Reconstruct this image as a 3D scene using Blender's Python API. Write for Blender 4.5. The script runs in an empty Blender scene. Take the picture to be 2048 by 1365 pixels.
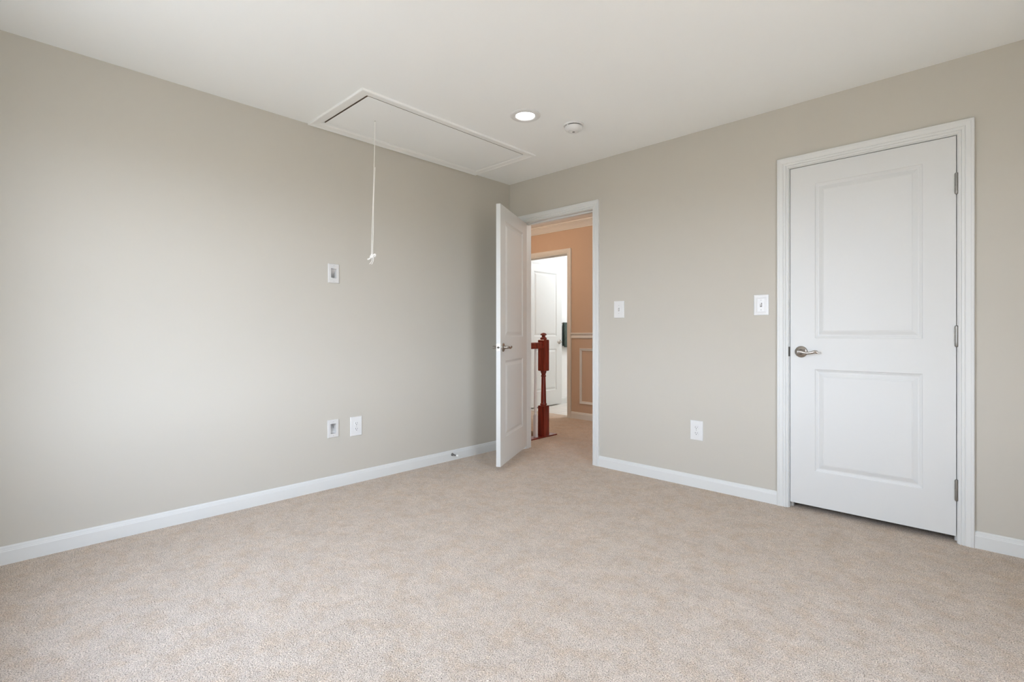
import bpy, bmesh, math, random
from mathutils import Vector, Matrix

sc = bpy.context.scene
COL = sc.collection

# ------------------------------------------------------------------ camera
# room frame: the corner of the left wall (X=0) and back wall (Y=0) is the origin, Z up
cam_data = bpy.data.cameras.new('camera')
cam = bpy.data.objects.new('camera', cam_data)
COL.objects.link(cam)
cam.location = (3.2735, -3.3806, 1.057)
cam.rotation_euler = (math.radians(90), 0, math.radians(43.795))
cam_data.sensor_width = 36.0
cam_data.lens = 36.0 * 1009.6 / 2048.0
cam_data.shift_y = -15.5 / 2048.0
cam_data.clip_start = 0.02
sc.camera = cam

# ------------------------------------------------------------------ colour management
sc.view_settings.view_transform = 'Standard'
sc.view_settings.look = 'None'
sc.view_settings.gamma = 1.0
sc.view_settings.use_curve_mapping = False
sc.view_settings.exposure = 0.14
sc.cycles.max_bounces = 16
sc.cycles.diffuse_bounces = 12
sc.cycles.glossy_bounces = 4

# ------------------------------------------------------------------ daylight: sky above, pale ground below
SKY_STRENGTH = 12.2
world = bpy.data.worlds.new('daylight')
sc.world = world
world.use_nodes = True
wn, wl = world.node_tree.nodes, world.node_tree.links
wn.clear()
w_out = wn.new('ShaderNodeOutputWorld')
w_bg = wn.new('ShaderNodeBackground')
w_tc = wn.new('ShaderNodeTexCoord')
w_sep = wn.new('ShaderNodeSeparateXYZ')
w_map = wn.new('ShaderNodeMapRange')
w_map.inputs['From Min'].default_value = -1.0
w_map.inputs['From Max'].default_value = 1.0
w_ramp = wn.new('ShaderNodeValToRGB')
els = w_ramp.color_ramp.elements
els[0].position = 0.0;  els[0].color = (0.26, 0.26, 0.26, 1)
els[1].position = 1.0;  els[1].color = (0.72, 0.90, 1.22, 1)
for p, c in ((0.47, (0.30, 0.30, 0.30, 1)), (0.52, (1.00, 1.10, 1.27, 1)), (0.70, (0.80, 0.90, 1.08, 1))):
    e = els.new(p); e.color = c
wl.new(w_tc.outputs['Generated'], w_sep.inputs[0])
wl.new(w_sep.outputs['Z'], w_map.inputs['Value'])
wl.new(w_map.outputs['Result'], w_ramp.inputs['Fac'])
wl.new(w_ramp.outputs['Color'], w_bg.inputs['Color'])
w_bg.inputs['Strength'].default_value = SKY_STRENGTH
wl.new(w_bg.outputs[0], w_out.inputs['Surface'])

ROOM_R, ROOM_F, CEIL = 4.05, -3.62, 2.44      # right wall X, front wall Y, ceiling Z
WINDOWS = [(0.82, 2.06, 0.62, 2.08)]   # x0, x1, z0, z1 in the front wall
SIDE_WINDOW = (-2.65, -1.70, 0.62, 2.08)                       # y0, y1, z0, z1 in the right wall


def light(name, kind, loc, energy, color, size=0.1, rot=(0, 0, 0), size_y=None):
    d = bpy.data.lights.new(name, kind)
    d.energy = energy
    d.color = color
    if kind == 'AREA':
        d.size = size
        if size_y:
            d.shape = 'RECTANGLE'; d.size_y = size_y
    else:
        d.shadow_soft_size = size
    o = bpy.data.objects.new(name, d)
    o.location = loc
    o.rotation_euler = rot
    COL.objects.link(o)
    return o


for i, (x0, x1, z0, z1) in enumerate(WINDOWS):      # portals only guide sampling of the sky through the window openings
    p = light('window_portal', 'AREA', ((x0 + x1) / 2, ROOM_F - 0.16, (z0 + z1) / 2), 1.0, (1, 1, 1), x1 - x0, (math.radians(90), 0, 0), z1 - z0)
    p.data.cycles.is_portal = True
p = light('window_portal', 'AREA', (ROOM_R + 0.12, (SIDE_WINDOW[0] + SIDE_WINDOW[1]) / 2, (SIDE_WINDOW[2] + SIDE_WINDOW[3]) / 2), 1.0, (1, 1, 1), SIDE_WINDOW[1] - SIDE_WINDOW[0], (math.radians(90), 0, math.radians(90)), SIDE_WINDOW[3] - SIDE_WINDOW[2])
p.data.cycles.is_portal = True
light('hall_lamp', 'POINT', (-0.95, 0.32, 2.25), 18, (1.0, 0.78, 0.60), 0.12)
light('hall_lamp', 'POINT', (1.05, 0.95, 2.2), 9, (1.0, 0.94, 0.89), 0.12)
light('bathroom_lamp', 'POINT', (-0.45, 2.9, 2.2), 30, (0.88, 0.94, 1.0), 0.15)


# high sun added on the right to lift the ceiling: its patch falls on the carpet below the side window, out of the photo, and bounces to the ceiling
sun = light('sun', 'SUN', (8, 0, 8), 42.0, (1.0, 0.97, 0.93), rot=Vector((-math.cos(math.radians(62)), -0.10, -math.sin(math.radians(62)))).to_track_quat('-Z', 'Y').to_euler())
sun.data.angle = math.radians(0.6)


# ------------------------------------------------------------------ helpers
def lin(r, g, b):
    f = lambda c: (c / 255) / 12.92 if c / 255 <= 0.04045 else ((c / 255 + 0.055) / 1.055) ** 2.4
    return (f(r), f(g), f(b), 1.0)


def material(name, color, rough=0.5, metal=0.0, spec=0.5, bump=None, var=None, coat=0.0):
    """principled material; bump=(scale, strength, distance), var=(scale, amount) mottles the colour"""
    m = bpy.data.materials.new(name)
    m.use_nodes = True
    nt = m.node_tree
    b = nt.nodes['Principled BSDF']
    b.inputs['Base Color'].default_value = color
    b.inputs['Roughness'].default_value = rough
    b.inputs['Metallic'].default_value = metal
    b.inputs['Specular IOR Level'].default_value = spec
    b.inputs['Coat Weight'].default_value = coat
    b.inputs['Coat Roughness'].default_value = 0.12
    if bump or var:
        tc = nt.nodes.new('ShaderNodeTexCoord')
    if bump:
        n = nt.nodes.new('ShaderNodeTexNoise')
        n.inputs['Scale'].default_value = bump[0]
        n.inputs['Detail'].default_value = 3
        bp = nt.nodes.new('ShaderNodeBump')
        bp.inputs['Strength'].default_value = bump[1]
        bp.inputs['Distance'].default_value = bump[2]
        nt.links.new(tc.outputs['Object'], n.inputs['Vector'])
        nt.links.new(n.outputs['Fac'], bp.inputs['Height'])
        nt.links.new(bp.outputs['Normal'], b.inputs['Normal'])
    if var:
        n2 = nt.nodes.new('ShaderNodeTexNoise')
        n2.inputs['Scale'].default_value = var[0]
        n2.inputs['Detail'].default_value = 4
        r = nt.nodes.new('ShaderNodeValToRGB')
        a = var[1]
        r.color_ramp.elements[0].position = 0.3
        r.color_ramp.elements[1].position = 0.7
        r.color_ramp.elements[0].color = tuple(c * (1 - a) for c in color[:3]) + (1,)
        r.color_ramp.elements[1].color = tuple(min(1, c * (1 + a)) for c in color[:3]) + (1,)
        nt.links.new(tc.outputs['Object'], n2.inputs['Vector'])
        nt.links.new(n2.outputs['Fac'], r.inputs['Fac'])
        nt.links.new(r.outputs['Color'], b.inputs['Base Color'])
    return m


def carpet_material():
    m = bpy.data.materials.new('carpet_pile')
    m.use_nodes = True
    nt = m.node_tree
    N, L = nt.nodes.new, nt.links.new
    b = nt.nodes['Principled BSDF']
    b.inputs['Roughness'].default_value = 0.95
    b.inputs['Specular IOR Level'].default_value = 0.08
    b.inputs['Sheen Weight'].default_value = 0.15
    b.inputs['Sheen Roughness'].default_value = 0.6
    tc = N('ShaderNodeTexCoord')
    # warped coordinates give twisted yarn tufts
    warp = N('ShaderNodeTexNoise'); warp.inputs['Scale'].default_value = 60; warp.inputs['Detail'].default_value = 2
    add = N('ShaderNodeVectorMath'); add.operation = 'MULTIPLY_ADD'
    add.inputs[1].default_value = (0.012, 0.012, 0.0)
    L(tc.outputs['Object'], warp.inputs['Vector'])
    L(warp.outputs['Color'], add.inputs[0]); L(tc.outputs['Object'], add.inputs[2])
    tuft = N('ShaderNodeTexVoronoi'); tuft.inputs['Scale'].default_value = 190
    L(add.outputs[0], tuft.inputs['Vector'])
    fib = N('ShaderNodeTexNoise'); fib.inputs['Scale'].default_value = 260; fib.inputs['Detail'].default_value = 3; fib.inputs['Roughness'].default_value = 0.6
    L(add.outputs[0], fib.inputs['Vector'])
    clump = N('ShaderNodeTexNoise'); clump.inputs['Scale'].default_value = 38; clump.inputs['Detail'].default_value = 3
    L(tc.outputs['Object'], clump.inputs['Vector'])
    mott = N('ShaderNodeTexNoise'); mott.inputs['Scale'].default_value = 7.0; mott.inputs['Detail'].default_value = 5; mott.inputs['Roughness'].default_value = 0.65
    L(tc.outputs['Object'], mott.inputs['Vector'])
    # yarn colour: speckled beige / taupe; shade between tufts painted in as dark flecks
    ramp = N('ShaderNodeValToRGB')
    e = ramp.color_ramp.elements
    e[0].position = 0.33; e[0].color = CARPET_DARK
    e[1].position = 0.66; e[1].color = CARPET_LIGHT
    mid = e.new(0.47); mid.color = CARPET_MID
    L(fib.outputs['Fac'], ramp.inputs['Fac'])
    # pile lying in different directions: soft patches
    mr = N('ShaderNodeMapRange'); mr.inputs['From Min'].default_value = 0.36; mr.inputs['From Max'].default_value = 0.64
    mr.inputs['To Min'].default_value = 0.95; mr.inputs['To Max'].default_value = 1.05
    L(mott.outputs['Fac'], mr.inputs['Value'])
    mr2 = N('ShaderNodeMapRange'); mr2.inputs['From Min'].default_value = 0.34; mr2.inputs['From Max'].default_value = 0.66
    mr2.inputs['To Min'].default_value = 0.93; mr2.inputs['To Max'].default_value = 1.06
    L(clump.outputs['Fac'], mr2.inputs['Value'])
    mul = N('ShaderNodeMath'); mul.operation = 'MULTIPLY'
    L(mr.outputs['Result'], mul.inputs[0]); L(mr2.outputs['Result'], mul.inputs[1])
    vm = N('ShaderNodeVectorMath'); vm.operation = 'SCALE'
    L(ramp.outputs['Color'], vm.inputs[0]); L(mul.outputs[0], vm.inputs['Scale'])
    tint = N('ShaderNodeMix'); tint.data_type = 'RGBA'; tint.blend_type = 'MULTIPLY'
    tint.inputs['B'].default_value = (0.95, 0.90, 0.835, 1)
    patch = N('ShaderNodeTexNoise'); patch.inputs['Scale'].default_value = 11; patch.inputs['Detail'].default_value = 6; patch.inputs['Roughness'].default_value = 0.7
    pm_ = N('ShaderNodeMapRange'); pm_.inputs['From Min'].default_value = 0.46; pm_.inputs['From Max'].default_value = 0.62
    L(tc.outputs['Object'], patch.inputs['Vector']); L(patch.outputs['Fac'], pm_.inputs['Value'])
    L(pm_.outputs['Result'], tint.inputs['Factor'])
    L(vm.outputs[0], tint.inputs['A'])
    L(tint.outputs['Result'], b.inputs['Base Color'])
    # relief of the tufts
    h = N('ShaderNodeMath'); h.operation = 'MULTIPLY_ADD'; h.inputs[1].default_value = 1.4
    inv = N('ShaderNodeMath'); inv.operation = 'SUBTRACT'; inv.inputs[0].default_value = 1.0
    L(tuft.outputs['Distance'], inv.inputs[1])
    L(fib.outputs['Fac'], h.inputs[0]); L(inv.outputs[0], h.inputs[2])
    bp = N('ShaderNodeBump'); bp.inputs['Strength'].default_value = 0.8; bp.inputs['Distance'].default_value = 0.006
    L(h.outputs[0], bp.inputs['Height']); L(bp.outputs['Normal'], b.inputs['Normal'])
    return m


def wood_material(name, dark, light_c):
    m = bpy.data.materials.new(name)
    m.use_nodes = True
    nt = m.node_tree
    N, L = nt.nodes.new, nt.links.new
    b = nt.nodes['Principled BSDF']
    b.inputs['Roughness'].default_value = 0.28
    b.inputs['Coat Weight'].default_value = 0.25
    b.inputs['Coat Roughness'].default_value = 0.1
    tc = N('ShaderNodeTexCoord'); mp = N('ShaderNodeMapping'); mp.inputs['Scale'].default_value = (40, 40, 3)
    n = N('ShaderNodeTexNoise'); n.inputs['Scale'].default_value = 1.5; n.inputs['Detail'].default_value = 5
    r = N('ShaderNodeValToRGB')
    r.color_ramp.elements[0].position = 0.3; r.color_ramp.elements[0].color = dark
    r.color_ramp.elements[1].position = 0.75; r.color_ramp.elements[1].color = light_c
    L(tc.outputs['Object'], mp.inputs['Vector']); L(mp.outputs[0], n.inputs['Vector'])
    L(n.outputs['Fac'], r.inputs['Fac']); L(r.outputs['Color'], b.inputs['Base Color'])
    return m


def tile_material():
    m = bpy.data.materials.new('white_floor_tile')
    m.use_nodes = True
    nt = m.node_tree
    N, L = nt.nodes.new, nt.links.new
    b = nt.nodes['Principled BSDF']; b.inputs['Roughness'].default_value = 0.3
    tc = N('ShaderNodeTexCoord'); br = N('ShaderNodeTexBrick')
    br.offset = 0.0
    br.inputs['Color1'].default_value = lin(226, 222, 216); br.inputs['Color2'].default_value = lin(218, 214, 208)
    br.inputs['Mortar'].default_value = lin(170, 164, 158)
    br.inputs['Scale'].default_value = 3.2; br.inputs['Mortar Size'].default_value = 0.012
    br.inputs['Brick Width'].default_value = 1.0; br.inputs['Row Height'].default_value = 1.0
    L(tc.outputs['Object'], br.inputs['Vector']); L(br.outputs['Color'], b.inputs['Base Color'])
    return m


def emission_material(name, color, strength):
    m = bpy.data.materials.new(name)
    m.use_nodes = True
    b = m.node_tree.nodes['Principled BSDF']
    b.inputs['Base Color'].default_value = (0.8, 0.8, 0.8, 1)
    b.inputs['Emission Color'].default_value = color
    b.inputs['Emission Strength'].default_value = strength
    return m


CARPET_DARK = (0.17, 0.130, 0.095, 1)  # fleck colour carrying the shade of the pits between tufts
CARPET_MID = (0.635, 0.525, 0.425, 1)
CARPET_LIGHT = (0.93, 0.815, 0.70, 1)
M = dict(
    wall=material('greige_wall_paint', (0.545, 0.522, 0.465, 1), 0.72, spec=0.25, bump=(260, 0.06, 0.001)),
    hall=material('tan_hall_paint', (0.55, 0.425, 0.325, 1), 0.7, spec=0.25, bump=(260, 0.06, 0.001)),
    ceil=material('flat_white_ceiling_paint', (0.890, 0.910, 0.905, 1), 0.9, spec=0.1, bump=(300, 0.05, 0.001)),
    trim=material('semi_gloss_white_trim_paint', (0.705, 0.718, 0.705, 1), 0.38, spec=0.45),
    door=material('white_door_paint', (0.675, 0.685, 0.675, 1), 0.42, spec=0.45, bump=(120, 0.02, 0.001)),
    frame=material('bright_white_frame_paint', (0.89, 0.90, 0.885, 1), 0.6, spec=0.3),
    plastic=material('white_plastic', (0.74, 0.745, 0.74, 1), 0.3, spec=0.5),
    plate=material('pale_plate_plastic', (0.66, 0.655, 0.64, 1), 0.35, spec=0.5),
    slot=material('dark_slot', (0.03, 0.03, 0.03, 1), 0.6),
    nickel=material('satin_nickel', (0.42, 0.385, 0.35, 1), 0.24, metal=1.0),
    steel=material('brushed_grey_hinge_metal', (0.31, 0.30, 0.28, 1), 0.38, metal=0.9),
    bronze=material('dark_strike_metal', (0.09, 0.085, 0.07, 1), 0.5, metal=0.4),
    cord=material('white_cotton_cord', (0.86, 0.84, 0.80, 1), 0.8, bump=(900, 0.3, 0.001)),
    rubber=material('white_rubber', (0.82, 0.82, 0.80, 1), 0.6),
    mahogany=wood_material('red_mahogany_stain', (0.085, 0.008, 0.005, 1), (0.33, 0.036, 0.018, 1)),
    towel=material('dark_green_terry', (0.055, 0.080, 0.070, 1), 0.85, bump=(400, 0.5, 0.003), var=(30, 0.3)),
    tile=tile_material(),
    bath=material('white_bathroom_paint', (0.84, 0.84, 0.83, 1), 0.7, spec=0.2),
    raw=material('raw_attic_wood', (0.18, 0.14, 0.10, 1), 0.8, var=(12, 0.2)),
    led=emission_material('led_diffuser', (1.0, 0.985, 0.96, 1), 9.0),
    carpet=carpet_material(),
)


def finish(name, bm, mat, parent=None, loc=None, rot=None, smooth=False, bevel=0, kind=None, label=None, cat=None, group=None):
    bmesh.ops.remove_doubles(bm, verts=bm.verts, dist=1e-6)
    bmesh.ops.recalc_face_normals(bm, faces=bm.faces)
    me = bpy.data.meshes.new(name)
    bm.to_mesh(me); bm.free()
    o = bpy.data.objects.new(name, me)
    COL.objects.link(o)
    if isinstance(mat, (list, tuple)):
        for x in mat:
            me.materials.append(x)
    else:
        me.materials.append(mat)
    if smooth:
        for p in me.polygons:
            p.use_smooth = True
        me.set_sharp_from_angle(angle=math.radians(40))
    if bevel:
        md = o.modifiers.new('bevel', 'BEVEL'); md.width = bevel; md.segments = 2; md.limit_method = 'ANGLE'; md.angle_limit = math.radians(40)
    if parent:
        o.parent = parent
    if loc:
        o.location = loc
    if rot:
        o.rotation_euler = rot
    tag(o, kind, label, cat, group)
    return o


def tag(o, kind=None, label=None, cat=None, group=None):
    if kind: o['kind'] = kind
    if label: o['label'] = label
    if cat: o['category'] = cat
    if group: o['group'] = group


def empty(name, loc=(0, 0, 0), rotz=0, **kw):
    o = bpy.data.objects.new(name, None)
    o.empty_display_size = 0.05
    o.location = loc
    o.rotation_euler = (0, 0, rotz)
    COL.objects.link(o)
    tag(o, **kw)
    return o


def copy_tree(o, parent=None):
    c = o.copy()
    COL.objects.link(c)
    if parent:
        c.parent = parent
    for ch in list(o.children):
        copy_tree(ch, c)
    return c


def box(bm, x0, x1, y0, y1, z0, z1):
    v = [bm.verts.new(p) for p in ((x0, y0, z0), (x1, y0, z0), (x1, y1, z0), (x0, y1, z0), (x0, y0, z1), (x1, y0, z1), (x1, y1, z1), (x0, y1, z1))]
    fs = []
    for f in ((0, 3, 2, 1), (4, 5, 6, 7), (0, 1, 5, 4), (1, 2, 6, 5), (2, 3, 7, 6), (3, 0, 4, 7)):
        fs.append(bm.faces.new([v[i] for i in f]))
    return fs


def lathe(bm, prof, seg=32, center=(0, 0, 0), axis='Z', cap=True):
    """prof: list of (radius, height along axis)"""
    def P(r, h, a):
        c, s = r * math.cos(a), r * math.sin(a)
        x, y, z = {'Z': (c, s, h), 'X': (h, c, s), 'Y': (c, h, s)}[axis]
        return (x + center[0], y + center[1], z + center[2])
    rings = []
    for r, h in prof:
        if r < 1e-5:
            rings.append([bm.verts.new(P(0, h, 0))])
        else:
            rings.append([bm.verts.new(P(r, h, 2 * math.pi * k / seg)) for k in range(seg)])
    for A, B in zip(rings, rings[1:]):
        for k in range(seg):
            k2 = (k + 1) % seg
            if len(A) == 1 and len(B) == 1:
                continue
            if len(A) == 1:
                bm.faces.new((A[0], B[k], B[k2]))
            elif len(B) == 1:
                bm.faces.new((A[k], A[k2], B[0]))
            else:
                bm.faces.new((A[k], A[k2], B[k2], B[k]))
    if cap:
        for R in (rings[0], rings[-1]):
            if len(R) > 1:
                bm.faces.new(R)


def tube(bm, pts, rad, seg=10, flat=None):
    """swept tube; rad is one radius or a list; flat=(a,b) scales the section across (side, up)"""
    pts = [Vector(p) for p in pts]
    rads = rad if isinstance(rad, (list, tuple)) else [rad] * len(pts)
    rings = []
    for i, p in enumerate(pts):
        t = (pts[min(i + 1, len(pts) - 1)] - pts[max(i - 1, 0)]).normalized()
        up = Vector((0, 0, 1)) if abs(t.z) < 0.95 else Vector((0, 1, 0))
        s = t.cross(up).normalized(); u = s.cross(t).normalized()
        fa, fb = flat if flat else (1, 1)
        rings.append([bm.verts.new(p + s * (rads[i] * fa * math.cos(2 * math.pi * k / seg)) + u * (rads[i] * fb * math.sin(2 * math.pi * k / seg))) for k in range(seg)])
    for A, B in zip(rings, rings[1:]):
        for k in range(seg):
            bm.faces.new((A[k], A[(k + 1) % seg], B[(k + 1) % seg], B[k]))
    bm.faces.new(rings[0]); bm.faces.new(rings[-1])


def catmull(pts, n=6):
    pts = [Vector(p) for p in pts]
    out = []
    for i in range(len(pts) - 1):
        p0, p1, p2, p3 = pts[max(i - 1, 0)], pts[i], pts[i + 1], pts[min(i + 2, len(pts) - 1)]
        for k in range(n):
            t = k / n
            out.append(0.5 * ((2 * p1) + (p2 - p0) * t + (2 * p0 - 5 * p1 + 4 * p2 - p3) * t * t + (3 * p1 - p0 - 3 * p2 + p3) * t ** 3))
    out.append(pts[-1])
    return out


def sweep(bm, prof, path, place):
    """extrude profile points (d, t) along mitred path; place(path_index, d, t) -> xyz"""
    rows = [[bm.verts.new(place(i, d, t)) for d, t in prof] for i in range(len(path))]
    n = len(prof)
    for A, B in zip(rows, rows[1:]):
        for k in range(n):
            bm.faces.new((A[k], A[(k + 1) % n], B[(k + 1) % n], B[k]))
    bm.faces.new(rows[0]); bm.faces.new(rows[-1])


def slab_with_holes(bm, us, vs, holes, to3, w0, w1):
    """solid wall slab over the (u, v) grid without the hole cells; to3(u, v, w) -> xyz"""
    us, vs = sorted(set(us)), sorted(set(vs))
    solid = {}
    for i in range(len(us) - 1):
        for j in range(len(vs) - 1):
            cu, cv = (us[i] + us[i + 1]) / 2, (vs[j] + vs[j + 1]) / 2
            solid[i, j] = not any(a < cu < b and c < cv < d for a, b, c, d in holes)
    q = lambda *p: bm.faces.new([bm.verts.new(to3(*x)) for x in p])
    for (i, j), s in solid.items():
        if not s:
            continue
        a, b, c, d = us[i], us[i + 1], vs[j], vs[j + 1]
        q((a, c, w0), (b, c, w0), (b, d, w0), (a, d, w0))
        q((a, c, w1), (b, c, w1), (b, d, w1), (a, d, w1))
        if not solid.get((i - 1, j)): q((a, c, w0), (a, d, w0), (a, d, w1), (a, c, w1))
        if not solid.get((i + 1, j)): q((b, c, w0), (b, d, w0), (b, d, w1), (b, c, w1))
        if not solid.get((i, j - 1)): q((a, c, w0), (b, c, w0), (b, c, w1), (a, c, w1))
        if not solid.get((i, j + 1)): q((a, d, w0), (b, d, w0), (b, d, w1), (a, d, w1))


def wall(name, axis, w0, w1, u0, u1, v0, v1, holes, mat, label):
    bm = bmesh.new()
    us = [u0, u1] + [x for h in holes for x in h[:2]]
    vs = [v0, v1] + [x for h in holes for x in h[2:]]
    to3 = {'X': lambda u, v, w: (w, u, v), 'Y': lambda u, v, w: (u, w, v), 'Z': lambda u, v, w: (u, v, w)}[axis]
    slab_with_holes(bm, us, vs, holes, to3, w0, w1)
    return finish(name, bm, mat, kind='structure', label=label, cat=name.split('_')[0])


# ------------------------------------------------------------------ key sizes
TW = 0.115                                     # partition thickness
EN0, EN1 = 0.165, 0.930                        # entry door opening between jambs (X)
CL0, CL1 = 2.368, 3.132                        # closet opening between jambs (X)
BA0, BA1 = -1.398, -0.620                      # bathroom doorway between jambs (X)
HY = 1.683                                     # hall far wall, face towards the bedroom
HEAD = 2.056                                   # underside of door heads
J = 0.018                                      # jamb thickness

# ------------------------------------------------------------------ shell
PL_UP, PL_LOW, PL_OUT = (-1.733, 1.466), (-1.736, 0.405), (-1.564, 0.399)
pocket = lambda c: (c[0] - 0.021, c[0] + 0.021, c[1] - 0.034, c[1] + 0.034)
wall('wall_left', 'X', -0.115, 0.0, ROOM_F - 0.15, 0.0, 0, CEIL, [pocket(PL_UP), pocket(PL_LOW)], M['wall'], 'plain greige wall on the left with recessed cable plates')
wb = wall('wall_back', 'Y', 0.0, TW, -0.115, ROOM_R + 0.115, 0, CEIL,
          [(EN0 - J, EN1 + J, -1, HEAD + J), (CL0 - J, CL1 + J, -1, HEAD + J)], M['wall'], 'greige wall with the open entry doorway and the closed closet door')
wall('wall_right', 'X', ROOM_R, ROOM_R + 0.115, ROOM_F - 0.15, 0.0, 0, CEIL, [SIDE_WINDOW], M['wall'], 'greige wall on the right, outside the photo')
wall('wall_front', 'Y', ROOM_F - 0.15, ROOM_F, 0.0, ROOM_R, 0, CEIL, [w for w in WINDOWS], M['wall'], 'greige window wall behind the camera')
# hatch opening cut into the ceiling
HX0, HX1, HYa, HYb = 0.088, 0.640, -1.848, -0.498
wall('ceiling', 'Z', CEIL, CEIL + 0.12, -0.115, ROOM_R + 0.115, ROOM_F - 0.15, TW, [(HX0, HX1, HYa, HYb)], M['ceil'], 'smooth white bedroom ceiling')
# carpet: bedroom, doorway and hall in one piece around the stair opening
bm = bmesh.new()
slab_with_holes(bm, [-2.6, -1.1, -0.10, 1.9, ROOM_R + 0.115, EN0 - J, EN1 + J, -0.115], [ROOM_F - 0.15, 0.0, TW, 0.70, HY, HY + TW],
                [(-2.6, -0.115, -9, TW), (-1.1, -0.10, TW, 0.70), (1.9, 9, TW, 9)], lambda u, v, w: (u, v, w), -0.02, 0.0)
finish('floor', bm, M['carpet'], kind='structure', label='speckled beige cut pile carpet running through the doorway into the hall', cat='floor')
# closet carpet and walls behind the closed door
bm = bmesh.new(); box(bm, 2.1, 3.5, TW, 0.9, -0.02, 0.0)
finish('floor', bm, M['carpet'], kind='structure', label='carpet strip inside the closet under the closed door', cat='floor')
bm = bmesh.new()
box(bm, 2.0, 2.1, TW, 1.0, 0, CEIL); box(bm, 3.5, 3.6, TW, 1.0, 0, CEIL); box(bm, 2.1, 3.5, 0.9, 1.0, 0, CEIL); box(bm, 2.0, 3.6, TW, 1.0, CEIL, CEIL + 0.1)
finish('wall_closet', bm, M['wall'], kind='structure', label='closet walls behind the closed white door', cat='wall')
# hall
wall('wall_hall', 'Y', HY, HY + TW, -2.6, 1.9, 0, CEIL, [(BA0 - J, BA1 + J, -1, HEAD + J)], M['hall'], 'warm tan hall wall seen through the open doorway')
bm = bmesh.new()
box(bm, -2.7, -2.6, TW, HY, -2.6, CEIL); box(bm, 1.9, 2.0, TW, HY, 0, CEIL)
box(bm, -2.6, -0.116, TW, TW + 0.02, -2.6, CEIL)
slab_with_holes(bm, [-0.115, EN0 - J, EN1 + J, 1.9], [0, HEAD + J, CEIL], [(EN0 - J, EN1 + J, -1, HEAD + J)], lambda u, v, w: (u, w, v), TW, TW + 0.004)
finish('wall_hall', bm, M['hall'], kind='structure', label='tan hall walls out of sight around the stair opening', cat='wall')
bm = bmesh.new()                                # sides and bottom of the stairwell
box(bm, -1.1, -0.10, 0.70, 0.76, -2.6, -0.02); box(bm, -0.10, -0.04, TW, 0.76, -2.6, -0.02); box(bm, -1.16, -1.1, TW, 0.76, -2.6, -0.02); box(bm, -1.1, -0.1, TW, 0.7, -2.6, -2.5)
finish('wall_stairwell', bm, M['hall'], kind='structure', label='tan sides of the stair opening behind the railing', cat='wall')
wall('ceiling', 'Z', CEIL, CEIL + 0.1, -2.7, 2.0, TW, HY + TW, [], M['ceil'], 'hall ceiling beyond the open doorway')
# bathroom beyond the hall
bm = bmesh.new()
box(bm, -1.58, -1.462, HY + TW, 4.3, 0, CEIL); box(bm, -1.46, 0.6, 4.2, 4.3, 0, CEIL); box(bm, 0.6, 0.7, HY + TW, 4.3, 0, CEIL)
finish('wall_bathroom', bm, M['bath'], kind='structure', label='bright white wall of the room beyond the hall', cat='wall')
bm = bmesh.new(); box(bm, -1.462, 0.6, HY + TW, 4.2, -0.02, 0.0)
finish('tile_floor', bm, M['tile'], kind='structure', label='white tiled floor of the bright room beyond the hall', cat='floor')
wall('ceiling', 'Z', CEIL, CEIL + 0.1, -1.58, 0.7, HY + TW, 4.3, [], M['ceil'], 'ceiling of the bright room beyond the hall')

# ------------------------------------------------------------------ windows behind the camera
def window(name, a0, a1, z0, z1, place, label):
    """double hung frame, stool and casing; place(u, v, z) -> xyz, u along the wall, v into the room from the wall face"""
    bm = bmesh.new()
    f = 0.035
    zc = (z0 + z1) / 2
    for u0, u1, v0, v1, c0, c1 in ((a0, a0 + f, -.11, -.06, z0, z1), (a1 - f, a1, -.11, -.06, z0, z1), (a0 + f, a1 - f, -.11, -.06, z0, z0 + f), (a0 + f, a1 - f, -.11, -.06, z1 - f, z1),
                                   (a0 + f, a1 - f, -.11, -.06, zc - .02, zc + .02), (a0 - .07, a0, 0, .016, z0, z1 + .07), (a1, a1 + .07, 0, .016, z0, z1 + .07),
                                   (a0, a1, 0, .016, z1, z1 + .07), (a0 - .09, a1 + .09, 0, .04, z0 - .03, z0)):
        p, q = place(u0, v0, c0), place(u1, v1, c1)
        box(bm, min(p[0], q[0]), max(p[0], q[0]), min(p[1], q[1]), max(p[1], q[1]), c0, c1)
    finish(name, bm, M['trim'], kind='structure', label=label, cat='window')


for i, (x0, x1, z0, z1) in enumerate(WINDOWS):
    window('window_%d' % (i + 1), x0, x1, z0, z1, lambda u, v, z: (u, ROOM_F + v, z), 'white double hung window behind the camera')
window('window_2', *SIDE_WINDOW, lambda u, v, z: (ROOM_R - v, u, z), 'white double hung window in the right wall, outside the photo')

# ------------------------------------------------------------------ mouldings
CASING = [(0, 0), (0, .008), (.004, .0105), (.010, .0105), (.012, .008), (.015, .0125), (.022, .0135), (.026, .0115), (.029, .0150), (.047, .0168), (.050, .0185), (.058, .0185), (.0605, .0160), (.0605, 0)]


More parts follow.
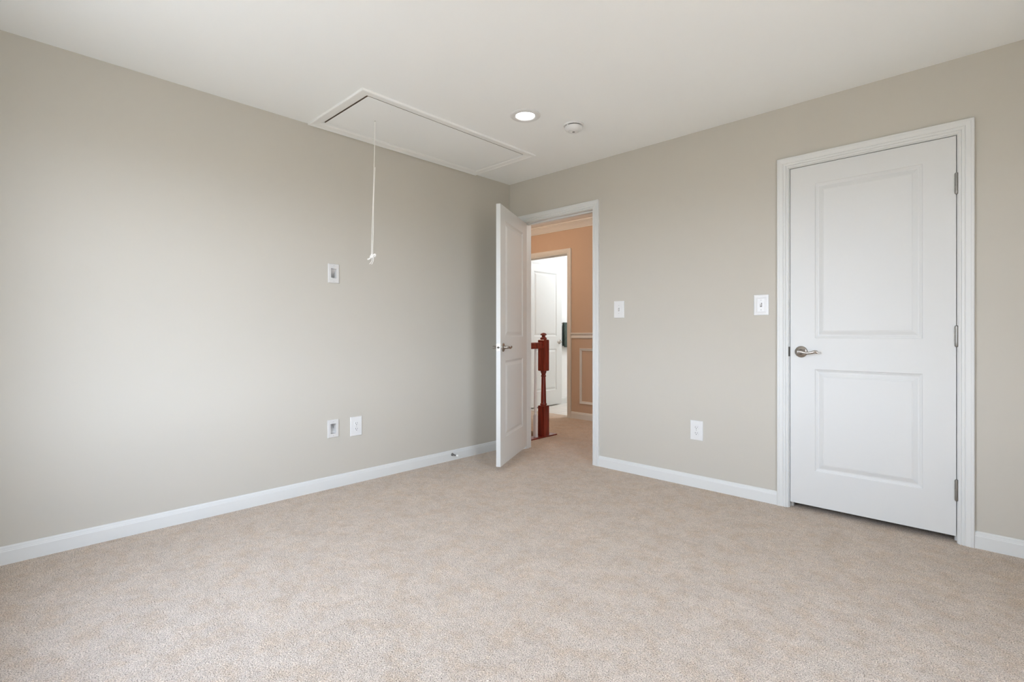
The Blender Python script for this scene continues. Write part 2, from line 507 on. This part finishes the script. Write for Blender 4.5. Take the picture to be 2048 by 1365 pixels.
def doorway_trim(name, x0, x1, wy, back, label, both=True, stop_y=None, strike=None):
    """jamb lining and mitred casing round an opening; the casing sits on the wall face wy and faces -Y"""
    bm = bmesh.new()
    box(bm, x0 - J, x0, wy, back, 0, HEAD + J); box(bm, x1, x1 + J, wy, back, 0, HEAD + J); box(bm, x0, x1, wy, back, HEAD, HEAD + J)
    if stop_y:
        s0, s1 = stop_y
        box(bm, x0, x0 + .011, s0, s1, 0, HEAD); box(bm, x1 - .011, x1, s0, s1, 0, HEAD); box(bm, x0 + .011, x1 - .011, s0, s1, HEAD - .011, HEAD)
    r = 0.005                                   # reveal between jamb edge and casing
    path = [(x0 - r, 0, -1, 0), (x0 - r, HEAD + r, -1, 1), (x1 + r, HEAD + r, 1, 1), (x1 + r, 0, 1, 0)]
    for face, sgn in ((wy, -1),) + (((back, 1),) if both else ()):
        sweep(bm, CASING, path, lambda i, d, t: (path[i][0] + path[i][2] * d, face + sgn * t, path[i][1] + path[i][3] * d))
    return finish(name, bm, M['trim'], kind='structure', label=label, cat='door frame')


trim_entry = doorway_trim('trim_1', EN0, EN1, 0.0, TW, 'white casing and jamb of the open entry doorway', stop_y=(.040, .075))
trim_closet = doorway_trim('trim_2', CL0, CL1, 0.0, TW, 'white moulded casing around the closed closet door', both=False, stop_y=(.042, .075))
trim_bath = doorway_trim('trim_3', BA0, BA1, HY, HY + TW, 'casing of the far doorway in the tan hall wall', both=False, stop_y=(.040 + HY, .075 + HY))

# strike plates set in the jambs
bm = bmesh.new(); box(bm, CL0 - .005, CL0 + .0012, -.0065, .030, .917, .975)
finish('strike_plate', bm, M['bronze'], trim_closet, bevel=.0008, label='dark strike plate at the latch side of the closet frame')
bm = bmesh.new(); box(bm, EN1 - .0012, EN1 + .004, -.004, .030, .917, .975)
finish('strike_plate', bm, M['nickel'], trim_entry, bevel=.0008)

BASE = [(0, 0), (.0130, 0), (.0130, .060), (.0112, .063), (.0112, .066), (.0098, .071), (.0092, .077), (.0060, .081), (.0030, .083), (0, .083)]


def baseboard(name, p0, p1, nrm, label, mat=None):
    bm = bmesh.new()
    path = [p0, p1]
    sweep(bm, BASE, path, lambda i, d, z: (path[i][0] + nrm[0] * d, path[i][1] + nrm[1] * d, z))
    return finish(name, bm, mat or M['trim'], kind='structure', label=label, cat='baseboard')


CW = .0655                                      # casing plus reveal
baseboard('baseboard_left', (0, ROOM_F), (0, 0), (1, 0), 'white baseboard along the left wall carrying the door stop')
baseboard('baseboard_back', (EN1 + CW, 0), (CL0 - CW, 0), (0, -1), 'white baseboard between the entry doorway and the closet door')
baseboard('baseboard_back', (CL1 + CW, 0), (ROOM_R, 0), (0, -1), 'short white baseboard right of the closet door')
baseboard('baseboard_back', (0.013, 0), (EN0 - CW, 0), (0, -1), 'bit of white baseboard in the corner behind the open door')
baseboard('baseboard_right', (ROOM_R, 0), (ROOM_R, ROOM_F), (-1, 0), 'white baseboard along the right wall, outside the photo')
baseboard('baseboard_front', (0, ROOM_F), (ROOM_R, ROOM_F), (0, 1), 'white baseboard under the windows behind the camera')
baseboard('baseboard_hall', (BA1 + CW, HY), (1.9, HY), (0, -1), 'white baseboard of the tan hall wall')
baseboard('baseboard_bathroom', (-1.462, HY + TW), (-1.462, 4.2), (1, 0), 'white baseboard in the bright room beyond the hall')

# hall crown, chair rail and picture-frame moulding
bm = bmesh.new()
CROWN = [(0, -.082), (.010, -.082), (.012, -.072), (.020, -.066), (.030, -.050), (.046, -.032), (.060, -.022), (.068, -.012), (.078, -.010), (.080, 0), (0, 0)]
sweep(bm, CROWN, [0, 1], lambda i, d, z: ((-2.6, 1.9)[i], HY - d, CEIL + z))
finish('trim_4', bm, M['trim'], kind='structure', label='crown moulding at the top of the tan hall wall', cat='moulding')
bm = bmesh.new()
RAIL = [(0, 0), (.010, 0), (.014, .010), (.012, .022), (.009, .030), (.012, .042), (.022, .050), (.026, .058), (.024, .066), (0, .068)]
sweep(bm, RAIL, [0, 1], lambda i, d, z: ((BA1 + CW, 1.9)[i], HY - d, .995 + z))
finish('trim_5', bm, M['trim'], kind='structure', label='chair rail across the tan hall wall', cat='moulding')
bm = bmesh.new()
pm = [(-.422, .192, -1, -1), (-.422, .872, -1, 1), (.55, .872, 1, 1), (.55, .192, 1, -1), (-.422, .192, -1, -1)]
PM = [(-.030, 0), (-.030, .006), (-.024, .010), (-.018, .007), (-.012, .012), (-.004, .014), (0, .010), (0, 0)]
sweep(bm, PM, pm, lambda i, d, t: (pm[i][0] + pm[i][2] * d, HY - t, pm[i][1] + pm[i][3] * d))
finish('trim_6', bm, M['trim'], kind='structure', label='picture frame moulding below the chair rail on the hall wall', cat='moulding')

# ------------------------------------------------------------------ panel doors
RING = [(0, 0), (.002, -.0035), (.009, -.0060), (.014, -.0085), (.020, -.0085), (.030, -.0050), (.040, -.0012), (.0425, -.0012), (.0445, -.0)]


def panel_door_mesh(w, h, t, panels):
    """slab x 0..w, y 0..t, z 0..h with the same moulded panels on both faces"""
    bm = bmesh.new()
    xs = sorted({0, w} | {v for p in panels for v in p[:2]})
    zs = sorted({0, h} | {v for p in panels for v in p[2:]})
    for y, s in ((0, 1), (t, -1)):              # s: direction into the slab
        V = {}
        def vt(x, z, d=0):
            k = (round(x, 6), round(z, 6), round(d, 6))
            if k not in V:
                V[k] = bm.verts.new((x, y - s * d, z))
            return V[k]
        for i in range(len(xs) - 1):
            for j in range(len(zs) - 1):
                cx, cz = (xs[i] + xs[i + 1]) / 2, (zs[j] + zs[j + 1]) / 2
                if any(p[0] < cx < p[1] and p[2] < cz < p[3] for p in panels):
                    continue
                bm.faces.new((vt(xs[i], zs[j]), vt(xs[i + 1], zs[j]), vt(xs[i + 1], zs[j + 1]), vt(xs[i], zs[j + 1])))
        for (a, b, c, d) in panels:
            prev = None
            for off, dep in RING:
                loop = [vt(a + off, c + off, dep), vt(b - off, c + off, dep), vt(b - off, d - off, dep), vt(a + off, d - off, dep)]
                if prev:
                    for k in range(4):
                        bm.faces.new((prev[k], prev[(k + 1) % 4], loop[(k + 1) % 4], loop[k]))
                prev = loop
            bm.faces.new(prev)
    # edges
    for i in range(len(xs) - 1):
        for z in (0, h):
            bm.faces.new([bm.verts.new(p) for p in ((xs[i], 0, z), (xs[i + 1], 0, z), (xs[i + 1], t, z), (xs[i], t, z))])
    for j in range(len(zs) - 1):
        for x in (0, w):
            bm.faces.new([bm.verts.new(p) for p in ((x, 0, zs[j]), (x, 0, zs[j + 1]), (x, t, zs[j + 1]), (x, t, zs[j]))])
    return bm


def lever_handle(parent, x, z, y, side, direction):
    """lever set: rose on the face at y, pointing along side (-1 = -Y), lever along direction (+1 = +X)"""
    bm = bmesh.new()
    lathe(bm, [(0, 0), (.034, 0), (.0345, .003), (.033, .006), (.027, .009), (.021, .0105), (.0165, .012), (.0155, .016), (.013, .020), (.0115, .026), (.0115, .044), (.010, .047), (0, .048)], 40, axis='Y')
    if side < 0:
        bmesh.ops.scale(bm, vec=(1, -1, 1), verts=bm.verts)
    rose = finish('handle', bm, M['nickel'], parent, loc=(x, y, z), smooth=True)
    bm = bmesh.new()
    s, d = side, direction
    pts = catmull([(-d * .006, s * .043, 0), (d * .012, s * .046, 0), (d * .034, s * .047, -.006), (d * .058, s * .046, -.004), (d * .080, s * .044, .002), (d * .096, s * .040, -.001)], 5)
    n = len(pts)
    rad = [0.0115 - 0.004 * math.sin(min(1, i / (n * .5)) * math.pi / 2) + (0.0022 if i > n * .6 else 0) * math.sin((i / n - .6) / .4 * math.pi) for i in range(n)]
    rad[0] *= .75; rad[-1] *= .55
    tube(bm, pts, rad, 14, flat=(.72, 1.0))
    finish('lever', bm, M['nickel'], rose, smooth=True)
    return rose


def hinge(parent, x, z, y):
    bm = bmesh.new()
    prof, r = [(0, -.054)], .0076
    prof += [(.0045, -.054), (r * .9, -.051)]
    cuts = [-.050, -.030, -.010, .010, .030, .050]
    for a, b in zip(cuts, cuts[1:]):
        prof += [(r, a + .0008), (r, b - .0008), (r * .78, b - .0006), (r * .78, b + .0006)]
    prof += [(r * .9, .051), (.0045, .054), (0, .054)]
    lathe(bm, prof, 18)
    return finish('hinge', bm, M['steel'], parent, loc=(x, y, z), smooth=True)


W, H, T = .758, 2.019, .035
PANELS = [(.132, W - .132, .210, .810), (.132, W - .132, .994, 1.907)]
# closed closet door (origin at its lower latch corner on the room face)
d1 = finish('door_1', panel_door_mesh(W, H, T, PANELS), M['door'], loc=(CL0 + .003, .003, .034), kind='structure', bevel=.0012,
            label='closed white two panel closet door', cat='door')
lever_handle(d1, .060, .912, 0, -1, 1)
for z in (1.777, 1.008, .233):
    hinge(d1, W + .0015, z, -.0065)

# open bedroom door, swung into the room on its left hinges
TH = math.radians(63.3)
WE = .752
d2root = finish('door_2', panel_door_mesh(WE, 2.012, T, [(.125, WE - .125, .205, .805), (.125, WE - .125, .990, 1.902)]), M['door'], kind='structure', bevel=.0012,
                label='open white two panel bedroom door swung towards the left wall', cat='door')
PIV = Vector((EN0 + .006, -.008, .036))
d2root.rotation_euler = (0, 0, -TH)
d2root.location = PIV + Matrix.Rotation(-TH, 3, 'Z') @ Vector((.002, .006, 0))
lever_handle(d2root, WE - .060, .912, T, 1, -1)
lever_handle(d2root, WE - .060, .912, 0, -1, -1)
bm = bmesh.new(); box(bm, -.0008, .0012, T / 2 - .0125, T / 2 + .0125, -.028, .028)
lp = finish('latch_plate', bm, M['nickel'], d2root, loc=(WE, 0, .912), bevel=.0005)
bm = bmesh.new(); lathe(bm, [(0, 0), (.0085, 0), (.0085, .008), (.006, .011), (0, .011)], 20, axis='X')
finish('latch_bolt', bm, M['bronze'], lp, loc=(.001, T / 2, 0), smooth=True)
for z in (1.780, 1.000, .235):
    hinge(d2root, -.002, z, -.0065)
# open door of the bright room beyond the hall: turned 90 degrees, its face towards +X
d3 = finish('door_3', panel_door_mesh(.748, 2.015, T, [(.125, .623, .210, .810), (.125, .623, .994, 1.907)]), M['door'], kind='structure', bevel=.0012,
            label='white two panel door standing open in the bright room beyond the hall', cat='door')
d3.rotation_euler = (0, 0, math.radians(90))
d3.location = (-1.386, 1.802, .020)             # local +X runs along +Y, local +Y towards -X
lever_handle(d3, .748 - .062, .912, 0, -1, -1)
for z in (1.777, 1.008, .233):
    hinge(d3, -.004, z, T + .004)

# ------------------------------------------------------------------ attic hatch
hatch = empty('attic_hatch', (.36, -1.172, CEIL), kind='thing', label='long white attic hatch in the ceiling by the left wall with a pull cord', cat='hatch')


def in_hatch(x, y, z=CEIL):
    return (x - .36, y + 1.172, z - CEIL)


bm = bmesh.new()
pw = .064
fx0, fx1, fy0, fy1 = HX0 - .006, HX1 - .002, HYa - .001, HYb + .001
hp = [(fx0, fy0, -1, -1), (fx1, fy0, 1, -1), (fx1, fy1, 1, 1), (fx0, fy1, -1, 1), (fx0, fy0, -1, -1)]
HP = [(0, 0), (0, -.0015), (.008, -.0025), (.013, -.0060), (.018, -.0068), (.046, -.0100), (.050, -.0122), (.061, -.0128), (.064, -.0105), (.064, 0)]
lim = lambda x: max(x, .003)
sweep(bm, HP, hp, lambda i, d, t: in_hatch(lim(hp[i][0] + hp[i][2] * d * (1.18 if hp[i][2] < 0 else 1)), hp[i][1] + hp[i][3] * d, CEIL + t))
finish('trim_frame', bm, M['frame'], hatch)
bm = bmesh.new()
box(bm, *[v for p in zip(in_hatch(HX0 + .002, HYa + .011), in_hatch(HX1 - .009, HYb - .006)) for v in p][:4], -.0005, .014)
for f in bm.faces:                              # painted face, raw plywood edges
    f.material_index = 0 if f.calc_center_median().z < .001 else 1
hatch_panel = finish('panel', bm, [M['ceil'], M['raw']], hatch)
for (x, y) in ((.156, -1.628), (.557, -1.635), (.562, -1.003), (.360, -.528), (.166, -1.008), (.110, -1.298)):
    bm = bmesh.new(); lathe(bm, [(.006, -.002), (.0055, -.0032), (.003, -.0038), (0, -.0040)], 14)
    finish('screw', bm, M['frame'], hatch_panel, loc=in_hatch(x, y), smooth=True, label='white filled screw head')
bm = bmesh.new(); lathe(bm, [(.0045, -.0025), (.0040, -.0030), (0, -.0030)], 14)
finish('cord_hole', bm, M['slot'], hatch_panel, loc=in_hatch(.356, -1.626), label='dark hole the cord passes through')
cx, cy, zt, zk = .356, -1.626, CEIL - .002, 1.566
bm = bmesh.new()
off = lambda px: (px * .722 * .00325, px * .692 * .00325)   # metres of sideways drift
def cp(drift, z):
    a, b = off(drift)
    return in_hatch(cx + a, cy + b, z)
tube(bm, [cp(0, zt), cp(-1.0, 2.25), cp(-4.0, 1.9), cp(-6.5, 1.68), cp(-7.3, zk)], .0021, 8)
tube(bm, [cp(0.1, zt - .3), cp(-3.0, 1.9), cp(-3.4, 1.72), cp(-4.9, zk)], .0021, 8)
cord = finish('pull_cord', bm, M['cord'], hatch, smooth=True, label='thin white doubled pull cord hanging from the hatch')
bm = bmesh.new()
tube(bm, catmull([cp(-15, zk - .028), cp(-11, zk - .024), cp(-7, zk - .010), cp(-2.5, zk + .001), cp(0, zk + .005), cp(1, zk - .002), cp(-1.2, zk - .012)], 6), .0050, 10)
tube(bm, catmull([cp(-9.5, zk - .012), cp(-6, zk + .004), cp(-4, zk - .008), cp(-7, zk - .018)], 6), .0050, 10)
tube(bm, catmull([cp(-3.2, zk - .008), cp(-3.4, zk - .034), cp(-5, zk - .050), cp(-7, zk - .060)], 6), .0022, 8)
tube(bm, catmull([cp(-6.0, zk - .008), cp(-6.2, zk - .034), cp(-8.5, zk - .050), cp(-11, zk - .058)], 6), .0022, 8)
finish('knot', bm, M['cord'], cord, smooth=True)
# boxed-in opening above the panel
bm = bmesh.new()
box(bm, HX0 - .02, HX0, HYa - .02, HYb + .02, CEIL + .12, CEIL + .3); box(bm, HX1, HX1 + .02, HYa - .02, HYb + .02, CEIL + .12, CEIL + .3)
box(bm, HX0, HX1, HYa - .02, HYa, CEIL + .12, CEIL + .3); box(bm, HX0, HX1, HYb, HYb + .02, CEIL + .12, CEIL + .3); box(bm, HX0, HX1, HYa, HYb, CEIL + .28, CEIL + .3)
finish('ceiling_box', bm, M['raw'], kind='structure', label='dark boxed opening above the attic hatch', cat='ceiling')

# ------------------------------------------------------------------ ceiling fittings
dl = empty('recessed_light', (1.118, -1.011, CEIL), kind='thing', label='round recessed ceiling light, lit, with a white trim ring', cat='light')
bm = bmesh.new()
lathe(bm, [(.096, 0), (.096, -.003), (.092, -.0065), (.084, -.0075), (.064, -.0070), (.060, -.004), (.0585, -.001), (.0585, 0)], 64, cap=False)
finish('trim_ring', bm, M['plastic'], dl, smooth=True)
bm = bmesh.new(); lathe(bm, [(.0590, -.0012), (.045, -.0030), (.02, -.0040), (0, -.0042)], 48)
finish('diffuser', bm, M['led'], dl, smooth=True, label='glowing white diffuser')

sd = empty('smoke_detector', (1.251, -.681, CEIL), kind='thing', label='round white smoke detector on the ceiling right of the recessed light', cat='smoke detector')
bm = bmesh.new(); lathe(bm, [(0, 0), (.066, 0), (.066, -.006), (.064, -.010), (.050, -.010), (0, -.010)], 48)
finish('base_plate', bm, M['plastic'], sd, smooth=True)
bm = bmesh.new(); lathe(bm, [(0, -.010), (.053, -.010), (.053, -.0155), (0, -.0155)], 48)
finish('vent_slot', bm, M['slot'], sd, label='dark air slot around the body')
bm = bmesh.new(); lathe(bm, [(0, -.0155), (.058, -.0155), (.0585, -.019), (.056, -.028), (.051, -.036), (.044, -.0415), (.034, -.0450), (.032, -.0435), (.028, -.0435), (.026, -.0460), (0, -.0475)], 48)
body = finish('body', bm, M['plastic'], sd, smooth=True)
for k in range(3):
    a = k * 2.094 + .4
    bm = bmesh.new(); box(bm, -.006, .006, -.004, .004, -.016, -.0095)
    finish('rib', bm, M['plastic'], sd, loc=(.0545 * math.cos(a), .0545 * math.sin(a), 0), rot=(0, 0, a + math.pi / 2))
bm = bmesh.new(); lathe(bm, [(.009, -.0465), (.0085, -.0490), (0, -.0495)], 24)
finish('test_button', bm, material('grey_button_plastic', (.22, .22, .21, 1), .5), body, smooth=True, label='small grey test button')

# ------------------------------------------------------------------ wall plates
# built facing -Y at the origin (plate in the XZ plane, back at y=0), then turned onto their wall
ON_LEFT = math.radians(90)                      # local -Y -> +X


def plate_mesh(w, h, t, hole=None, lip=.004):
    bm = bmesh.new()
    def ring(hw, hh, y):
        return [bm.verts.new((x * hw, y, z * hh)) for x, z in ((-1, -1), (1, -1), (1, 1), (-1, 1))]
    rings = [ring(w / 2, h / 2, 0), ring(w / 2, h / 2, -t * .45), ring(w / 2 - .0015, h / 2 - .0015, -t * .85), ring(w / 2 - lip, h / 2 - lip, -t)]
    if hole:
        rings += [ring(hole[0], hole[1], -t), ring(hole[0], hole[1], .0)]
    for A, B in zip(rings, rings[1:]):
        for k in range(4):
            bm.faces.new((A[k], A[(k + 1) % 4], B[(k + 1) % 4], B[k]))
    if not hole:
        bm.faces.new(rings[-1])
    return bm


def screw_part(parent, x, z, y):
    bm = bmesh.new(); lathe(bm, [(.0034, 0), (.0032, -.0009), (0, -.0013)], 14, axis='Y')
    s = finish('screw', bm, M['plate'], parent, loc=(x, y, z), smooth=True)
    bm = bmesh.new(); box(bm, -.0026, .0026, -.0016, -.0008, -.0005, .0005)
    finish('slot', bm, M['slot'], s, label='dark screw slot')


def outlet(loc, rotz, label):
    root = empty('wall_outlet', loc, rotz, kind='thing', label=label, cat='outlet', group='duplex outlets')
    finish('cover_plate', plate_mesh(.089, .134, .0058), M['plastic'], root, bevel=.001)
    for z in (.0195, -.0195):
        bm = bmesh.new()
        n = 36
        pts = []
        for k in range(n):
            a = 2 * math.pi * k / n
            pts.append((.0172 * math.cos(a), max(-.0138, min(.0138, .0172 * math.sin(a)))))
        A = [bm.verts.new((x, -.005, zz)) for x, zz in pts]
        B = [bm.verts.new((x * .97, -.0082, zz * .97)) for x, zz in pts]
        for k in range(n):
            bm.faces.new((A[k], A[(k + 1) % n], B[(k + 1) % n], B[k]))
        bm.faces.new(B)
        rc = finish('receptacle', bm, M['plastic'], root, loc=(0, 0, z))
        for x, hh in ((-.0064, .0042), (.0064, .0034)):
            bm = bmesh.new(); box(bm, x - .0013, x + .0013, -.0085, -.0078, .0030 - hh, .0030 + hh)
            finish('slot', bm, M['slot'], rc, label='dark blade slot')
        bm = bmesh.new(); lathe(bm, [(0, -.0078), (.0027, -.0078), (.0027, -.0085), (0, -.0085)], 16, axis='Y', center=(0, 0, -.0078))
        finish('ground_hole', bm, M['slot'], rc, label='dark round ground hole')
    screw_part(root, 0, 0, -.0058)
    return root


o1 = outlet((0, PL_OUT[0], PL_OUT[1]), ON_LEFT, 'white duplex outlet on the left wall beside the lower cable plate')
o2 = copy_tree(o1)
o2.location = (1.790, 0, .390); o2.rotation_euler = (0, 0, 0)
o2['label'] = 'white duplex outlet low on the wall between the entry doorway and the closet door'


def switch(loc, label, w, h, fancy):
    root = empty('light_switch', loc, 0, kind='thing', label=label, cat='light switch', group='toggle light switches')
    if fancy:
        bm = plate_mesh(w, h, .0050, lip=.009)
        finish('cover_plate', bm, M['plastic'], root, bevel=.001)
        bm = bmesh.new()
        hw, hh = w / 2 - .014, h / 2 - .014
        rows = []
        for i, (dx, y) in enumerate(((0, -.0048), (0, -.0062), (.003, -.0076), (.007, -.0078), (.010, -.0064))):
            rows.append([bm.verts.new((sx * (hw - dx), y, sz * (hh - dx))) for sx, sz in ((-1, -1), (1, -1), (1, 1), (-1, 1))])
        for A, B in zip(rows, rows[1:]):
            for k in range(4):
                bm.faces.new((A[k], A[(k + 1) % 4], B[(k + 1) % 4], B[k]))
        bm.faces.new(rows[-1])
        finish('raised_border', bm, M['plastic'], root)
        yf = -.0064
    else:
        finish('cover_plate', plate_mesh(w, h, .0058), M['plastic'], root, bevel=.001)
        yf = -.0058
    bm = bmesh.new(); box(bm, -.0056, .0056, yf - .0004, yf + .001, -.0125, .0125)
    finish('toggle_opening', bm, M['slot'] if fancy else M['steel'], root, label='dark opening around the toggle')
    bm = bmesh.new()
    v = [bm.verts.new(p) for p in ((-.0044, yf, -.009), (.0044, yf, -.009), (.0044, yf, .007), (-.0044, yf, .007), (-.0036, yf - .013, .004), (.0036, yf - .013, .004), (.0036, yf - .013, .012), (-.0036, yf - .013, .012))]
    for f in ((0, 1, 2, 3), (4, 5, 6, 7), (0, 1, 5, 4), (1, 2, 6, 5), (2, 3, 7, 6), (3, 0, 4, 7)):
        bm.faces.new([v[i] for i in f])
    finish('toggle', bm, M['plastic'], root, bevel=.0008)
    for z in (.030, -.030):
        screw_part(root, 0, z, yf)
    return root


switch((1.177, 0, 1.240), 'plain white light switch on the wall right of the entry doorway', .089, .130, False)
switch((2.207, 0, 1.235), 'white light switch with a raised border beside the closet door', .089, .129, True)


def cable_plate(c, flip, label, h):
    root = empty('cable_plate', (0, c[0], c[1]), ON_LEFT, kind='thing', label=label, cat='wall plate', group='recessed cable plates')
    finish('cover_plate', plate_mesh(.080, h, .0075, hole=(.0200, .0330), lip=.005), M['plate'], root, bevel=.0008)
    # pocket: back slopes deeper towards the cable opening
    bm = bmesh.new()
    s = -1 if flip else 1                        # +1: opening at the bottom
    hw, hh = .0200, .0330
    q = lambda *p: bm.faces.new([bm.verts.new(x) for x in p])
    top, bot = s * hh, -s * hh
    da, db = .010, .045
    q((-hw, -.006, top), (hw, -.006, top), (hw, da, top), (-hw, da, top))
    q((-hw, da, top), (hw, da, top), (hw * .85, db, bot * .72), (-hw * .85, db, bot * .72))
    q((-hw, -.006, top), (-hw, da, top), (-hw * .85, db, bot * .72), (-hw, -.006, bot))
    q((hw, -.006, top), (hw, da, top), (hw * .85, db, bot * .72), (hw, -.006, bot))
    finish('pocket', bm, M['plate'], root)
    bm = bmesh.new()
    q2 = lambda *p: bm.faces.new([bm.verts.new(x) for x in p])
    q2((-hw, .000, bot * .98), (hw, .000, bot * .98), (hw * .95, db, bot * .80), (-hw * .95, db, bot * .80))
    finish('cable_opening', bm, M['slot'], root, label='dark cable opening')
    for z in (h / 2 - .012, -h / 2 + .012):
        screw_part(root, 0, z, -.0075)
    return root


cable_plate(PL_UP, False, 'upper white recessed cable plate at head height on the left wall', .131)
cable_plate(PL_LOW, True, 'lower white recessed cable plate near the floor beside the outlet on the left wall', .121)

# ------------------------------------------------------------------ door stop on the left baseboard
ds = empty('door_stop', (.0130, -.698, .050), kind='thing', label='short metal door stop with a white tip on the left baseboard', cat='door stop')
bm = bmesh.new(); lathe(bm, [(0, 0), (.0125, 0), (.0120, .003), (.0080, .007), (.0058, .014), (.0046, .030), (.0046, .056), (.0070, .060), (0, .060)], 24, axis='X')
finish('rod', bm, material('dark_nickel', (0.22, 0.21, 0.20, 1), 0.35, metal=0.9), ds, smooth=True)
bm = bmesh.new(); lathe(bm, [(0, .0585), (.0085, .0585), (.0092, .061), (.0090, .071), (.0070, .076), (0, .077)], 24, axis='X')
finish('tip', bm, M['rubber'], ds, smooth=True, label='white rubber tip')

# ------------------------------------------------------------------ stair railing in the hall
NX, NY, NS = -.068, .571, .040                  # newel centre and half width
rail = empty('stair_railing', (NX, NY, 0), kind='thing', label='red mahogany newel post and handrail with a white baluster in the hall', cat='stair railing')
rl = lambda x, y, z=0: (x - NX, y - NY, z)


def block(bm, hs, z0, z1, ch):
    rings = []
    for h_, z in ((hs - ch, z0), (hs, z0 + ch), (hs, z1 - ch), (hs - ch, z1)):
        rings.append([bm.verts.new((a * h_, b * h_, z)) for a, b in ((-1, -1), (1, -1), (1, 1), (-1, 1))])
    for A, B in zip(rings, rings[1:]):
        for k in range(4):
            bm.faces.new((A[k], A[(k + 1) % 4], B[(k + 1) % 4], B[k]))
    bm.faces.new(rings[0]); bm.faces.new(rings[-1])


bm = bmesh.new()
block(bm, NS, .010, .318, .004)
block(bm, NS, .672, .992, .006)
lathe(bm, [(.030, .310), (.030, .318), (.0345, .324), (.0355, .331), (.033, .338), (.0285, .342), (.0275, .350), (.0270, .380), (.0215, .590), (.0205, .606),
           (.0215, .612), (.0265, .615), (.0270, .621), (.0245, .626), (.0205, .630), (.0215, .640), (.0265, .654), (.0300, .660), (.0305, .668), (.028, .674), (.028, .68)], 36)
newel = finish('newel_post', bm, M['mahogany'], rail, smooth=True)
bm = bmesh.new()
lathe(bm, [(.030, .985), (.030, .992), (.0340, .998), (.0345, 1.006), (.031, 1.012), (.022, 1.016), (.0190, 1.021), (.0185, 1.030), (.0200, 1.034), (.0320, 1.038), (.0338, 1.041), (.0315, 1.048), (.024, 1.055), (.013, 1.0605), (0, 1.0625)], 36)
finish('finial', bm, M['mahogany'], newel, smooth=True)
bm = bmesh.new()
HR = [(-.030, .902), (-.018, .900), (.018, .900), (.030, .902), (.031, .925), (.026, .934), (.027, .948), (.020, .960), (.008, .965), (-.008, .965), (-.020, .960), (-.027, .948), (-.026, .934), (-.031, .925)]
sweep(bm, HR, [0, 1], lambda i, d, z: rl(NX + d, (TW + .022, NY - NS + .004)[i], z))
finish('handrail', bm, M['mahogany'], rail, smooth=True)
bm = bmesh.new()
box(bm, -.125 - NX, -.020 - NX, TW + .022 - NY, .735 - NY, .0, .012)
finish('floor_nosing', bm, M['mahogany'], rail, bevel=.003)
bm = bmesh.new()
block(bm, .0165, .012, .235, .002)
lathe(bm, [(.014, .232), (.016, .238), (.0172, .244), (.016, .250), (.0130, .254), (.0125, .262), (.0160, .275), (.0168, .300), (.0155, .34), (.0125, .62), (.0105, .905)], 24)
finish('baluster', bm, material('white_baluster_paint', (.80, .79, .77, 1), .4), rail, loc=(-.068 - NX, .446 - NY, 0), smooth=True, label='white turned baluster with a square foot')

# ------------------------------------------------------------------ towel in the bright room
tw = empty('hanging_towel', (-1.462, 2.60, 1.02), kind='thing', label='dark green towel hanging on the white wall past the far door', cat='towel')
bm = bmesh.new()
nz, ny = 10, 12
for side, (xo, zlow) in enumerate(((.070, -.17), (.028, -.155))):
    grid = []
    for i in range(nz + 1):
        row = []
        for k in range(ny + 1):
            v = k / ny
            z = .195 + (zlow - .195) * i / nz - .035 * (v * .5) * (i / nz)
            x = xo + .006 * math.sin(v * 9 + side) * (i / nz) - .012 * (1 - i / nz) * (1 if side == 0 else -1)
            row.append(bm.verts.new((x, .02 + v * .36, z)))
        grid.append(row)
    for i in range(nz):
        for k in range(ny):
            bm.faces.new((grid[i][k], grid[i + 1][k], grid[i + 1][k + 1], grid[i][k + 1]))
    if side == 0:
        first = grid
    else:
        for k in range(ny):
            bm.faces.new((first[0][k], first[0][k + 1], grid[0][k + 1], grid[0][k]))
cloth = finish('cloth', bm, M['towel'], tw, smooth=True)
md = cloth.modifiers.new('thickness', 'SOLIDIFY'); md.thickness = .012; md.offset = 0
bm = bmesh.new()
tube(bm, [(.049, -.02, .186), (.049, .44, .186)], .007, 14)
for y in (-.012, .43):
    tube(bm, [(0, y, .186), (.052, y, .186)], .009, 14)
finish('towel_bar', bm, M['nickel'], tw, smooth=True, label='chrome bar')
